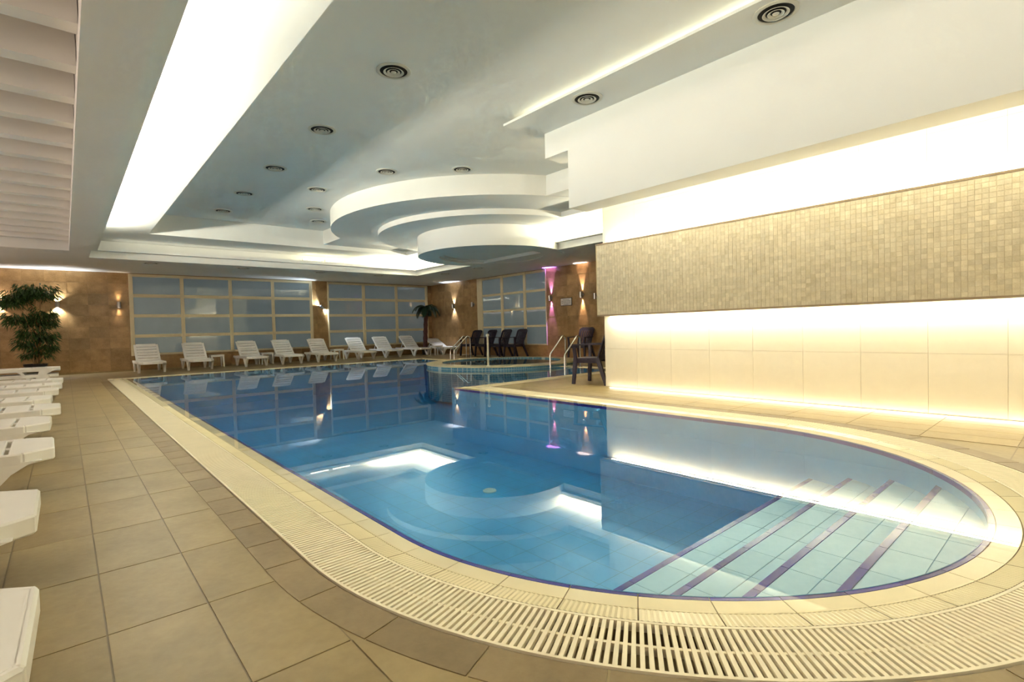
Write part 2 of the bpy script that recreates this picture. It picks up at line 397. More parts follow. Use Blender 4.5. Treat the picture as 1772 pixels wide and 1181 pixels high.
# ------------------------------------------------------------------ the pool
pool = tag(empty('swimming_pool', (0, 0, 0)), 'long blue tiled swimming pool with rounded near end and submerged steps', 'pool')
FZ = -0.85
def poolwall(name, d, z0, z1, mat):
    a = outline(d); n = len(a); m = MB(); m.add([(x, y, z0) for x, y in a] + [(x, y, z1) for x, y in a], [(i, (i + 1) % n, n + (i + 1) % n, n + i) for i in range(n)])
    return m.obj(name, mat, pool, smooth=30)
poolwall('basin_wall', 0.0, FZ, -0.010, M['poolwall'])
link('basin_floor', filled([outline(0.0)], FZ, M['poolbasin'], 'basin_floor'), None, pool)
# rings beyond the tiles that are built one by one
S0, S1 = -4.6, pi * PR + 3.2
i0 = next(i for i, p in enumerate(outline(0)) if p[1] < PCY - S0 - 0.01 and i > 0)
far0 = lambda nm, d0, d1, z0, z1, mt: (ring(nm, d0, d1, z0, z1, mt, pool))
WZ = -0.006
ring('rim_bed', 0.0, GR0, -0.016, -0.008, M['grout'], pool)
def strip_piece(a, b_, d0, d1, z0, z1, name, mat, parent, q=3, thick=0.012):
    """curved tile from path length a to b, inner edge at offset d0 and height z0, outer edge at d1, z1"""
    m = MB(); vs = []
    for i in range(q + 1):
        t = a + (b_ - a) * i / q; p0 = at_off(t, d0); p1 = at_off(t, d1)
        vs += [(p0[0], p0[1], z0), (p1[0], p1[1], z1), (p1[0], p1[1], z1 - thick), (p0[0], p0[1], z0 - thick)]
    fs = []
    for i in range(q):
        o = 4 * i
        for k in range(4): fs.append((o + k, o + (k + 1) % 4, o + 4 + (k + 1) % 4, o + 4 + k))
    fs += [(0, 1, 2, 3), (4 * q + 3, 4 * q + 2, 4 * q + 1, 4 * q)]
    return m.add(vs, fs).obj(name, mat, parent)
RIMT = 0.243
s = -6.4
while s < pi * PR + 4.9 - RIMT:
    A = pi * PR
    near = True
    strip_piece(s + 0.002, s + RIMT - 0.002, -0.004, 0.020, -0.0125, -0.0125, 'navy_tile', M['navy'], pool, thick=0.03)
    strip_piece(s + 0.002, s + RIMT - 0.002, 0.0235, 0.108, -0.0125, -0.0095, 'rim_tile', M['rimtile'], pool)
    # ribbed tile: low ridges running away from the water
    m = MB(); nr = 14
    vs = []; fs = []
    a, b_ = s + 0.002, s + RIMT - 0.002
    for i in range(nr * 2 + 1):
        t = a + (b_ - a) * i / (nr * 2); hz = 0.0022 if i % 2 else 0.0
        p0 = at_off(t, 0.1115); p1 = at_off(t, 0.197)
        vs += [(p0[0], p0[1], -0.010 + hz), (p1[0], p1[1], -0.001 + hz)]
    for i in range(nr * 2): fs.append((2 * i, 2 * i + 1, 2 * i + 3, 2 * i + 2))
    me = m.add(vs, fs).mesh('ribbed_tile', M['rimtile'])
    bm = bmesh.new(); bm.from_mesh(me)
    for f in bm.faces:
        if f.normal.z < 0: f.normal_flip()
    bm.to_mesh(me); bm.free()
    link('ribbed_tile', me, None, pool)
    s += RIMT
# the rest of the rim: left side far end, far side, right basin
out0 = outline(0); nO = len(out0)
idxL = [i for i in range(nO) if i < 25 and out0[i][1] > PCY + 6.4 - 0.3 and abs(out0[i][0] - PX0) < 0.01]
iL = max(idxL)
def rest_ring(nm, d0, d1, z0, z1, mt):
    n = nO; a, b = outline(d0), outline(d1); m = MB()
    jR = n - 3
    pa = [(PX0 - d0, PCY + 6.4)] + [a[0], a[n - 1], a[n - 2], a[n - 3], (PX1 + d0, PCY + 4.9 - 0.25)]
    pb = [(PX0 - d1, PCY + 6.4)] + [b[0], b[n - 1], b[n - 2], b[n - 3], (PX1 + d1, PCY + 4.9 - 0.25)]
    vs = [(x, y, z0) for x, y in pa] + [(x, y, z1) for x, y in pb]; k = len(pa)
    me = m.add(vs, [(i, i + 1, k + i + 1, k + i) for i in range(k - 1)]).mesh(nm, mt)
    bm = bmesh.new(); bm.from_mesh(me)
    for f in bm.faces:
        if f.normal.z < 0: f.normal_flip()
    bm.to_mesh(me); bm.free()
    return link(nm, me, None, pool)
rest_ring('navy_tile_course', -0.004, 0.020, -0.0125, -0.0125, M['navy'])
rest_ring('rim_tile_course', 0.0235, 0.11, -0.0125, -0.0095, M['rimtile'])
rest_ring('ribbed_tile_course', 0.11, 0.20, -0.010, -0.001, M['rimtile'])
# steps at the rounded end, running across the pool
conv = stadium(0.0, 60)
YN = [0.32, 0.665, 0.98, 1.30, 1.63]
for k in range(4):
    zt = -0.10 * (k + 1) + 0.0
    y1_ = YN[k + 1]
    core = inside_convex([(1.0, -1), (5.2, -1), (5.2, y1_ - 0.003), (1.0, y1_ - 0.003)], conv)
    if core:
        MB().prism(core, FZ, zt - 0.004).obj('step', M['poolwall'], pool)
    ya = YN[k] if k else 0.30
    rows = [(ya, (ya + y1_ - 0.035) / 2), ((ya + y1_ - 0.035) / 2, y1_ - 0.035)]
    for (r0, r1) in rows:
        for j in range(14):
            xa = 1.0 + 0.30 * j
            pl = inside_convex([(xa + 0.002, r0 + 0.002), (xa + 0.298, r0 + 0.002), (xa + 0.298, r1 - 0.002), (xa + 0.002, r1 - 0.002)], conv)
            if len(pl) > 2 and area(pl) > 0.002: slab([pl], zt - 0.006, zt, 'step_tile', M['pooltile'], pool)
    for j in range(14):
        xa = 1.0 + 0.30 * j
        pl = inside_convex([(xa + 0.002, y1_ - 0.033), (xa + 0.298, y1_ - 0.033), (xa + 0.298, y1_ + 0.002), (xa + 0.002, y1_ + 0.002)], conv)
        if len(pl) > 2 and area(pl) > 0.0005: slab([pl], zt - 0.03, zt + 0.001, 'nosing_tile', M['navy'], pool)
# floor inlet
inl = MB().lathe([(0.075, 0), (0.075, 0.012), (0.055, 0.02), (0.05, 0.012), (0.03, 0.012), (0.026, 0.02), (0.0, 0.02)], 24).obj('floor_inlet', M['ventwhite'], pool, smooth=40, loc=(3.5, 4.45, FZ)); inl['label'] = 'round pale floor inlet'
# water
wo = outline(0.105)
water = MB().prism(wo, FZ - 0.05, WZ).mesh('pool_water', M['water'])
wobj = tag(link('pool_water', water), 'still clear blue water filling the long pool', 'water', kind='stuff')
# ------------------------------------------------------------------ overflow grate
grate = tag(empty('overflow_grate'), 'cream plastic slatted overflow grate running round the pool rim', 'grate')
PITCH = 0.0245
def bar_geo(mb, s, d0=GR0 + 0.012, d1=GR1 - 0.010, wd=0.0135):
    p, n = station(s); t = (-n[1], n[0])
    sc = lambda d: (PR + d) / (PR + 0.33) if 0 < s < pi * PR else 1.0
    vs = []
    for d in (d0, d1):
        ww = wd / 2 * sc(d)
        for sx, z in ((-1, -0.018), (1, -0.018), (1, 0.0), (-1, 0.0)):
            vs.append((p[0] + n[0] * d + t[0] * ww * sx, p[1] + n[1] * d + t[1] * ww * sx, z))
    return mb.add(vs, [(3, 2, 1, 0), (4, 5, 6, 7), (0, 1, 5, 4), (1, 2, 6, 5), (2, 3, 7, 6), (3, 0, 4, 7)])
dS = PITCH * PR / (PR + 0.33)
vis = []
s = 0.0
arc = []
while s < pi * PR: arc.append(s); s += dS
near = [a for a in arc if a < radians(66) * PR]; mid = [a for a in arc if radians(66) * PR <= a < radians(122) * PR]; rgt = [a for a in arc if a >= radians(122) * PR]
left = [-PITCH * (k + 1) for k in range(int((15.0 - PCY) / PITCH))]
right = [pi * PR + PITCH * k for k in range(int(4.5 / PITCH))]
single = near + rgt[:90]
single += left[:300 - len(single)]
rest = mid + [a for a in rgt if a not in single] + [a for a in left if a not in single] + right
for a in single: bar_geo(MB(), a).obj('slat', M['plasticcream'], grate)
mb = MB()
for a in rest: bar_geo(mb, a)
o = mb.obj('slat_run', M['plasticcream'], grate); o['kind'] = 'stuff'
# side rails, spine and the dark gutter below
def rail(nm, d0, d1, z0, z1, mat):
    a, b = outline(d0), outline(d1); n = len(a); m = MB()
    m.add([(x, y, z1) for x, y in a] + [(x, y, z1) for x, y in b] + [(x, y, z0) for x, y in a] + [(x, y, z0) for x, y in b],
          [f for i in range(n) for f in ((i, (i + 1) % n, n + (i + 1) % n, n + i), (i, 2 * n + i, 2 * n + (i + 1) % n, (i + 1) % n), (n + i, n + (i + 1) % n, 3 * n + (i + 1) % n, 3 * n + i))])
    return m.obj(nm, mat, grate)
rail('side_rail', GR0, GR0 + 0.011, -0.03, 0.0005, M['plasticcream'])
rail('side_rail', GR1 - 0.011, GR1, -0.03, 0.0005, M['plasticcream'])
rail('spine', (GR0 + GR1) / 2 - 0.006, (GR0 + GR1) / 2 + 0.006, -0.03, -0.004, M['plasticcream'])
ring('gutter', GR0 - 0.002, GR1 + 0.01, -0.10, -0.10, M['channel'], grate)
a_ = outline(GR0 - 0.001); n_ = len(a_)
for d in (GR0 - 0.001, GR1 + 0.009):
    a_ = outline(d); m = MB(); m.add([(x, y, -0.10) for x, y in a_] + [(x, y, -0.004) for x, y in a_], [(i, (i + 1) % n_, n_ + (i + 1) % n_, n_ + i) for i in range(n_)])
    m.obj('gutter_wall', M['channel'], grate)
# ------------------------------------------------------------------ jacuzzi on the right side of the pool
JX, JY, JR, JZ = 8.95, 10.70, 2.03, 0.085
jac = tag(empty('whirlpool_tub', (JX, JY, 0)), 'round whirlpool tub with cream rim and blue mosaic sides at the right of the pool', 'whirlpool')
MB().lathe([(JR - 0.03, -0.8), (JR - 0.03, JZ - 0.03)], 72, cap=False).obj('mosaic_side', M['jacmosaic'], jac, smooth=30)
MB().lathe([(JR - 0.03, JZ - 0.035), (JR, JZ - 0.03), (JR, JZ), (JR - 0.42, JZ + 0.004), (JR - 0.42, JZ - 0.03)], 72, cap=False).obj('rim', M['rimtile'], jac, smooth=30)
MB().lathe([(JR - 0.43, JZ), (JR - 0.43, 0.012), (0.001, 0.012)], 72, cap=False).obj('inner_wall', M['jacmosaic'], jac, smooth=30)
tag(MB().lathe([(JR - 0.425, 0.014), (JR - 0.425, JZ - 0.03)], 72).obj('tub_water', M['water'], None, loc=(JX, JY, 0)), 'still water inside the round whirlpool tub', 'water', kind='stuff')

# ------------------------------------------------------------------ walls
def wallbox(name, x0, x1, y0, y1, z0, z1, mat, label=None):
    return struct(MB().box(x0, x1, y0, y1, z0, z1).obj(name, mat), label)
CT = 0.012   # cladding thickness
wall_far = wallbox('wall_far', RXL, RXR + 0.3, RYF + CT, RYF + 0.3, -0.1, 4.2, M['clad_back'], 'brown stone clad far wall')
wall_right = wallbox('wall_right', RXR + CT, RXR + 0.3, RYB, RYF + 0.3, -0.1, 4.2, M['clad_back'], 'brown stone clad right wall')
wall_left = wallbox('wall_left', RXL - 0.3, RXL, RYB, RYF + 0.3, -0.1, 4.2, M['paint'], 'plain left wall')
wall_near = wallbox('wall_near', RXL - 0.3, RXR + 0.3, RYB - 0.3, RYB, -0.1, 4.2, M['paint'], 'plain wall behind the camera')
cladmesh = MB().box(-0.5, 0.5, -0.5, 0.5, -0.5, 0.5).mesh('stone_tile', M['clad'])
CW, CH = 0.448, 0.313
ZJ = [0.045 + CH * k for k in range(-1, 10)]
def cells(a, b, o, step):
    r = []; k = math.floor((a - o) / step)
    while o + k * step < b - 1e-6:
        p, q = max(a, o + k * step), min(b, o + (k + 1) * step)
        if q - p > 0.02: r.append((p, q))
        k += 1
    return r
def clad(wall, axis, a0, a1, z0, z1, o):
    for (p, q) in cells(a0, a1, o, CW):
        for (z, y) in cells(z0, z1, 0.06, CH):
            g = 0.003; d = random.uniform(-0.002, 0.002)
            if axis == 'X':
                ob = link('stone_tile', cladmesh, None, wall, ((p + q) / 2, RYF + CT / 2 + d, (z + y) / 2)); ob.scale = (q - p - g, CT, y - z - g)
            else:
                ob = link('stone_tile', cladmesh, None, wall, (RXR + CT / 2 + d, (p + q) / 2, (z + y) / 2)); ob.scale = (CT, q - p - g, y - z - g)
TOP = 2.88
WB, WT = 0.44, 2.86
clad(wall_far, 'X', -1.75, 1.47, 0, TOP, 0.09)
clad(wall_far, 'X', 1.47, 6.81, 0, WB, 0.09)
clad(wall_far, 'X', 6.81, 7.37, 0, TOP, 6.53)
clad(wall_far, 'X', 7.37, 11.66, 0, WB, 0.09)
clad(wall_far, 'X', 11.66, 11.85, 0, TOP, 11.66)
clad(wall_right, 'Y', 7.6, 11.80, 0, TOP, 11.80)
clad(wall_right, 'Y', 11.80, 15.48, 0, 0.40, 11.80)
clad(wall_right, 'Y', 15.48, 18.75, 0, TOP, 15.48)
# base skirting seen as a thin pale line along the far wall
struct(MB().box(-1.75, 11.85, RYF - 0.012, RYF, -0.004, 0.03).obj('baseboard_far', M['deck']), 'thin pale skirting along the far wall')

def window(name, axis, cols, rails, z0, z1, label):
    """cols: edge pairs of the uprights, rails: z pairs of the cross bars"""
    root = struct(empty(name, (0, 0, 0)), label)
    def bx(a0, a1, d0, d1, za, zb):
        return MB().box(a0, a1, RYF + d0, RYF + d1, za, zb) if axis == 'X' else MB().box(RXR + d0, RXR + d1, a0, a1, za, zb)
    A0, A1 = cols[0][0], cols[-1][1]
    for k, (a, b) in enumerate(cols): bx(a, b, -0.035, 0.012, z0, z1).obj('mullion', M['frame'], root, bevel=0.004)
    for k, (za, zb) in enumerate(rails):
        for i in range(len(cols) - 1): bx(cols[i][1], cols[i + 1][0], -0.025, 0.012, za, zb).obj('rail', M['frame'], root, bevel=0.004)
    for i in range(len(cols) - 1):
        for j in range(len(rails) - 1):
            bx(cols[i][1] - 0.002, cols[i + 1][0] + 0.002, -0.004, 0.011, rails[j][1] - 0.002, rails[j + 1][0] + 0.002).obj('pane', M['pane'], root)
    return root
rl = [(WB, 0.50), (0.975, 1.07), (1.575, 1.67), (2.17, 2.27), (2.78, WT)]
window('window_1', 'X', [(1.47, 1.57), (2.75, 2.85), (4.10, 4.20), (5.41, 5.51), (6.71, 6.81)], rl, WB, WT, 'left frosted window of four by four panes in cream frames')
window('window_2', 'X', [(7.37, 7.42), (8.72, 8.84), (10.13, 10.24), (11.54, 11.66)], rl, WB, WT, 'right frosted window on the far wall, three panes wide')
window('window_3', 'Y', [(11.80, 11.83), (12.77, 12.89), (13.96, 14.09), (15.16, 15.48)], [(0.39, 0.43), (0.99, 1.06), (1.57, 1.65), (2.16, 2.24), (2.78, WT)], 0.39, WT, 'frosted window on the right wall behind the dark chairs')

# ------------------------------------------------------------------ ceiling
ceil = struct(empty('ceiling', (0, 0, 0)), 'white stepped plaster ceiling with light coves')
def cb(name, x0, x1, y0, y1, z0, z1, mat=None): return MB().box(x0, x1, y0, y1, z0, z1).obj(name, mat or M['paint'], ceil)
X1, X2, X3 = 0.487, 0.637, 1.51           # left soffit edge, lip, inner recess
Y1, Y2, Y3 = 15.15, 15.00, 14.06
XR1, XR2, XR3 = 9.045, 9.195, 8.05
ZR, ZL = 2.985, 3.065
SL = 0.137                                # edge of the slatted bay on the left
cb('top_slab', RXL - 0.3, RXR + 0.3, RYB - 0.3, RYF + 0.3, 4.0, 4.2)
# main ceiling plate
cb('upper_ceiling', X3 - 0.1, XR3 + 0.1, RYB, Y3 + 0.1, Z3, Z3 + 0.06)
# flat ring panels round the inner recess
cb('ring_panel', SL, X3, RYB, RYF, Z2, Z3 + 0.05)
cb('ring_panel', X3, XR3, Y3, RYF, Z2, Z3 + 0.05)
cb('ring_panel', XR3, RXR, RYB, RYF, Z2, Z3 + 0.05)
# soffits
cb('soffit', SL, X1, RYB, 16.08, Z1, ZR)
cb('soffit', X1, XR1, Y1, 16.08, Z1, ZR)
cb('soffit', XR1, 9.97, RYB, 16.08, Z1, ZR)
cb('outer_soffit', RXL, RXR, 16.08, RYF, ZO, ZR)
cb('outer_soffit', 9.97, RXR, RYB, 16.08, ZO, ZR)
# cove shelves and lips
cb('cove_shelf', SL + 0.004, X2, RYB, Y2, ZR, ZR + 0.02); cb('cove_lip', X2 - 0.02, X2, RYB, Y2 + 0.02, ZR + 0.02, ZL)
cb('cove_shelf', SL + 0.004, XR2 + 0.7, Y2, RYF, ZR, ZR + 0.02); cb('cove_lip', X2, XR1 - 0.15, Y2, Y2 + 0.02, ZR + 0.02, ZL)
cb('cove_shelf', XR1 - 0.15, XR2 + 0.7, RYB, Y2, ZR, ZR + 0.02); cb('cove_lip', XR1 - 0.15, XR1 - 0.13, RYB, Y2 + 0.02, ZR + 0.02, ZL)
cb('cove_back', SL + 0.004, SL + 0.03, RYB, 15.6, ZR, Z2); cb('cove_back', SL + 0.004, RXR, 15.62, 15.68, ZR, Z2); cb('cove_back', 9.6, 9.66, RYB, 15.7, ZR, Z2)
# blocks and round drops
DX, DY = 8.38, 10.32
cb('drop_block', 5.47, XR3, 10.3, Y3, ZD, Z3 + 0.03)
cb('drop_block', 6.83, XR3, RYB, 8.0, ZD, Z3 + 0.03)
def disc(name, r, z0, z1, hole=None):
    m = MB()
    if hole: m.lathe([(r, z1), (r, z0), (hole, z0), (hole, z0 + 0.05), (hole - 0.12, z0 + 0.05), (hole - 0.12, z0 + 0.09), (0.001, z0 + 0.09)], 128, (DX, DY, 0), cap=False)
    else: m.lathe([(r, z1), (r, z0), (0.001, z0)], 128, (DX, DY, 0), cap=False)
    return m.obj(name, M['paint'], ceil, smooth=35)
disc('round_drop', 3.90, ZD - 0.003, Z3 + 0.02)
disc('round_drop', 2.82, Z2 - 0.008, ZD + 0.02)
disc('round_drop', 1.87, Z1 - 0.006, Z2 + 0.02, 1.33)
# beam with the air vents and the hanging fascia in front of the pier
XB, XBL = 5.19, 4.55
cb('beam', XBL + 0.0, XB + 0.7, RYB, 5.27, Z4, Z4 + 0.02)
cb('beam_lip', XBL, XBL + 0.03, RYB, 5.27, Z4 + 0.02, Z4 + 0.03)
fas = struct(MB().box(XB, XB + 0.37, RYB, 4.70, 2.556, Z4).box(XB, XB + 0.37, 4.70, 5.13, 3.335, Z4).obj('trim_1', M['paint']), 'deep white hanging fascia above the light cove of the pier')
# slatted bay on the left
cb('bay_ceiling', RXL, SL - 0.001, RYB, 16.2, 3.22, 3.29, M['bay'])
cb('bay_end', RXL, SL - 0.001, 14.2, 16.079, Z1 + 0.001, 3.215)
y = 0.28
while y < 14.1:
    cb('bay_beam', RXL, SL - 0.001, y, y + 0.15, 2.98, 3.23); y += 0.672

# ------------------------------------------------------------------ pier on the right
PXW, PYE = 6.43, 5.13
pier = struct(MB().box(PXW + 0.012, 8.0, RYB, PYE - 0.012, -0.01, Z2 + 0.02).obj('wall_pier', M['pierback']), 'ivory panelled pier wall with light coves beside the pool')
pm = MB().box(-0.5, 0.5, -0.5, 0.5, -0.5, 0.5).mesh('panel', M['pier'])
for (p, q) in cells(RYB, PYE, 3.39, 0.571):
    for (z, t) in ((0.004, 0.60), (0.60, 1.13), (1.13, 1.66), (1.66, 2.20), (2.20, 2.75), (2.75, 3.29)):
        ob = link('panel', pm, None, pier, (PXW + 0.006, (p + q) / 2, (z + t) / 2)); ob.scale = (0.012, q - p - 0.002, t - z - 0.002)
for (z, t) in ((0.004, 0.60), (0.60, 1.13), (1.13, 1.66), (1.66, 2.20), (2.20, 2.75), (2.75, 3.29)):
    for (p, q) in ((PXW + 0.013, 7.0), (7.0, 7.5), (7.5, 8.0)):
        ob = link('panel', pm, None, pier, ((p + q) / 2, PYE - 0.006, (z + t) / 2)); ob.scale = (q - p - 0.003, 0.012, t - z - 0.003)
# mosaic band
MX, MZ0, MZ1 = 6.25, 1.13, 2.20
mos = struct(empty('trim_2', (0, 0, 0)), 'projecting band of small beige stone mosaic across the pier')
MB().box(MX + 0.0035, MX + 0.03, RYB, PYE, MZ0, MZ1).obj('band_core', M['mosaicjoint'], mos)
MB().box(MX + 0.03, PXW, PYE - 0.03, PYE, MZ0, MZ1).box(MX + 0.03, PXW, RYB, PYE - 0.03, MZ1 - 0.25, MZ1 - 0.22).box(MX + 0.03, PXW, RYB, PYE - 0.03, MZ0 + 0.22, MZ0 + 0.25).obj('band_back', M['mosaicjoint'], mos)
MB().box(MX - 0.006, MX + 0.03, RYB, PYE, MZ1, MZ1 + 0.022).obj('edge_trim', M['bronze'], mos)
MB().box(MX - 0.006, MX + 0.03, RYB, PYE, MZ0 - 0.022, MZ0).obj('edge_trim', M['bronze'], mos)
MP = (MZ1 - MZ0) / 22
mt = MB().box(0, 0.008, -MP / 2 + 0.0009, MP / 2 - 0.0009, -MP / 2 + 0.0009, MP / 2 - 0.0009).mesh('mosaic_tile', M['mosaic'])
ncol = int((PYE - 0.18) / MP)
stuffm = [MB() for _ in range(6)]
cnt = 0
for c in range(ncol):
    y = 0.20 + MP * (c + 0.5)
    for r in range(22):
        z = MZ0 + MP * (r + 0.5); j = random.uniform(-0.0008, 0.0008)
        if c >= 4 and cnt < 300:
            link('mosaic_tile', mt, None, mos, (MX + j, y, z)); cnt += 1
        else:
            random.choice(stuffm).box(MX + j, MX + 0.008 + j, y - MP / 2 + 0.0009, y + MP / 2 - 0.0009, z - MP / 2 + 0.0009, z + MP / 2 - 0.0009)
for sm in stuffm:
    o = sm.obj('mosaic_field', M['mosaic'], mos); o['kind'] = 'stuff'
MB().box(MX, MX + 0.008, RYB, 0.2, MZ0, MZ1).obj('band_face', M['mosaicbulk'], mos)

# ------------------------------------------------------------------ sun loungers
def make_lounger(angle=40):
    root = empty('sun_lounger'); wp = M['white_plastic']
    Z = 0.315
    ys = [0.0, 0.20, 0.40, 0.60, 0.80, 0.985]
    for i in range(5):
        a, b = ys[i] + (0.011 if i else 0), ys[i + 1] - 0.011
        hw = 0.29
        poly = [(-0.20, a), (0.20, a), (hw - 0.01, a + 0.085), (hw, a + 0.13), (hw, b), (-hw, b), (-hw, a + 0.13), (-hw + 0.01, a + 0.085)] if i == 0 else [(-hw, a), (hw, a), (hw, b), (-hw, b)]
        MB().prism(poly, Z - 0.022, Z).obj('slat', wp, root, bevel=0.006)
    # frame: side rails with a drop apron, end apron that follows the chamfered foot, stringer
    f = MB()
    for sx in (-1, 1):
        f.beam((sx * 0.295, 0.13, Z - 0.035), (sx * 0.295, 1.80, Z - 0.035), 0.035, 0.07)
        f.beam((sx * 0.205, -0.004, Z - 0.036), (sx * 0.297, 0.135, Z - 0.036), 0.026, 0.072)
    f.beam((-0.212, 0.004, Z - 0.036), (0.212, 0.004, Z - 0.036), 0.026, 0.072)
    f.beam((0, 0.01, Z - 0.03), (0, 1.0, Z - 0.03), 0.035, 0.045)
    f.beam((-0.29, 1.00, Z - 0.035), (0.29, 1.00, Z - 0.035), 0.04, 0.06)
    f.beam((-0.29, 1.78, Z - 0.035), (0.29, 1.78, Z - 0.035), 0.04, 0.06)
    f.obj('frame', wp, root, bevel=0.008)
    for sx in (-1, 1):
        for (ya, apex, yb) in ((0.03, 0.36, 0.62), (1.16, 1.42, 1.74)):
            l = MB(); fl = 1 if apex < 1 else -1
            def sheet(outer, inner):
                vs = []
                for (yo, zo), (yi, zi) in zip(outer, inner):
                    for xx in (sx * 0.288 - 0.024, sx * 0.288 + 0.024): vs += [(xx, apex + fl * yo, zo), (xx, apex + fl * yi, zi)]
                n = len(outer); fs = []
                for i in range(n - 1):
                    o = 4 * i; fs += [(o, o + 1, o + 5, o + 4), (o + 2, o + 6, o + 7, o + 3), (o, o + 4, o + 6, o + 2), (o + 1, o + 3, o + 7, o + 5)]
                fs += [(0, 2, 3, 1), (4 * n - 4, 4 * n - 3, 4 * n - 1, 4 * n - 2)]
                l.add(vs, fs)
            sheet([(-0.31, 0.262), (-0.25, 0.245), (-0.18, 0.20), (-0.12, 0.13), (-0.075, 0.06), (-0.05, 0.0)], [(-0.06, 0.268), (-0.06, 0.25), (-0.045, 0.20), (-0.02, 0.13), (0.0, 0.06), (0.02, 0.0)])
            sheet([(0.27, 0.268), (0.20, 0.21), (0.12, 0.12), (0.05, 0.04), (0.03, 0.0)], [(0.19, 0.268), (0.14, 0.21), (0.07, 0.12), (0.01, 0.04), (-0.03, 0.0)])
            l.obj('leg', wp, root)
    # backrest: stiles and curved cross boards
    b = MB(); A = radians(angle); Lb = 0.74
    rot = Matrix.Rotation(A, 3, 'X'); hp = Vector((0, 1.0, Z - 0.01))
    for sx in (-1, 1): b.box(sx * 0.265 - 0.028, sx * 0.265 + 0.028, 0.0, Lb - 0.03, -0.018, 0.016, rot, hp)
    for i in range(6):
        y0 = 0.01 + i * 0.122
        b.box(-0.25, 0.25, y0, y0 + 0.098, -0.012, 0.012, rot, hp)
    b.box(-0.235, 0.235, Lb - 0.035, Lb, -0.018, 0.014, rot, hp)
    bk = b.obj('backrest', wp, root, bevel=0.005)
    p = hp + rot @ Vector((0, 0.46, -0.02)); s_ = MB()
    if angle > 5:
        for sx in (-1, 1): s_.beam((sx * 0.18, p.y, p.z), (sx * 0.18, min(p.y + 0.22, 1.75), Z - 0.04), 0.025, 0.025)
        s_.obj('prop', wp, bk)
    return root
LG = 'white plastic sun loungers'
proto = make_lounger(40)
far = [(1.78, 16.75, 0.00, 'white plastic sun lounger nearest the bare brown stone wall, foot toward the pool'),
       (2.92, 16.72, -0.02, 'second white sun lounger from the brown wall, small table at its right'),
       (4.42, 16.70, 0.0, 'third white sun lounger from the brown wall in the window row'),
       (5.49, 16.72, 0.0, 'fourth white sun lounger from the brown wall, before the left window end panes'),
       (6.60, 16.70, -0.05, 'white sun lounger in front of the stone pillar between the windows'),
       (8.02, 16.75, -0.04, 'white sun lounger just right of the stone pillar'),
       (9.18, 16.95, -0.04, 'white sun lounger under the middle panes of the right window'),
       (10.40, 16.95, 0.0, 'white sun lounger left of the palm trunk'),
       ]
for i, (x, y, r, lb) in enumerate(far):
    o = proto if i == 0 else copy_tree(proto)
    o.location = (x, y, 0); o.rotation_euler = (0, 0, r); tag(o, lb, 'sun lounger', LG)
low = make_lounger(26); low.location = (11.50, 16.60, 0); low.rotation_euler = (0, 0, 0.0)
tag(low, 'white sun lounger with low backrest in the corner right of the palm', 'sun lounger', LG)
flat = make_lounger(0)
lb_left = ['nearest white lounger at the left edge, only its foot end in view', 'second nearest white lounger foot end at the left edge, slotted board showing',
           'third lounger foot from the camera on the left, curved leg showing', 'fourth lounger foot from the camera on the left deck', 'fifth lounger foot from the camera on the left deck',
           'sixth lounger foot from the camera on the left deck', 'seventh lounger foot from the camera on the left deck', 'eighth lounger foot from the camera on the left deck',
           'ninth lounger foot from the camera on the left deck']
ly = [(-0.085, 1.60), (-0.11, 2.78), (-0.08, 4.33), (-0.115, 5.62), (-0.06, 6.75), (-0.14, 7.85), (-0.09, 9.10), (-0.06, 10.2), (-0.05, 11.5)]
for i, (x, y) in enumerate(ly):
    o = flat if i == 0 else copy_tree(flat)
    o.location = (x, y, 0); o.rotation_euler = (0, 0, pi / 2 + 0.01 * ((i * 7) % 5 - 2)); tag(o, lb_left[i], 'sun lounger', LG)
for k in range(2):
    o = copy_tree(flat); o.location = (-0.12 + 0.03 * k, 13.6, 0.12 * k); o.rotation_euler = (0, 0, pi / 2)
    tag(o, ['bottom lounger of the stack of two before the bamboo pot', 'top lounger of the stack of two before the bamboo pot'][k], 'sun lounger', LG)

# side tables
def make_table():
    root = empty('side_table'); wp = M['white_plastic']
    MB().box(-0.185, 0.185, -0.185, 0.185, 0.355, 0.38).obj('table_top', wp, root, bevel=0.006)
    MB().box(-0.17, 0.17, -0.17, -0.15, 0.32, 0.356).box(-0.17, 0.17, 0.15, 0.17, 0.32, 0.356).box(-0.17, -0.15, -0.15, 0.15, 0.32, 0.356).box(0.15, 0.17, -0.15, 0.15, 0.32, 0.356).obj('apron', wp, root)
    for sx in (-1, 1):
        for sy in (-1, 1): MB().beam((sx * 0.17, sy * 0.17, 0), (sx * 0.155, sy * 0.155, 0.355), 0.03, 0.03, (0, 1, 0), 0.05, 0.05).obj('leg', wp, root)
    return root
tb = make_table()
for i, (x, y, lb) in enumerate([(3.55, 18.1, 'small white side table between the second and third loungers'), (4.955, 17.95, 'small white side table tucked behind the third and fourth loungers'),
                                (7.42, 18.15, 'small white side table at the foot of the stone pillar'), (10.95, 17.05, 'small white side table in front of the palm')]):
    o = tb if i == 0 else copy_tree(tb); o.location = (x, y, 0); tag(o, lb, 'table', 'white side tables')

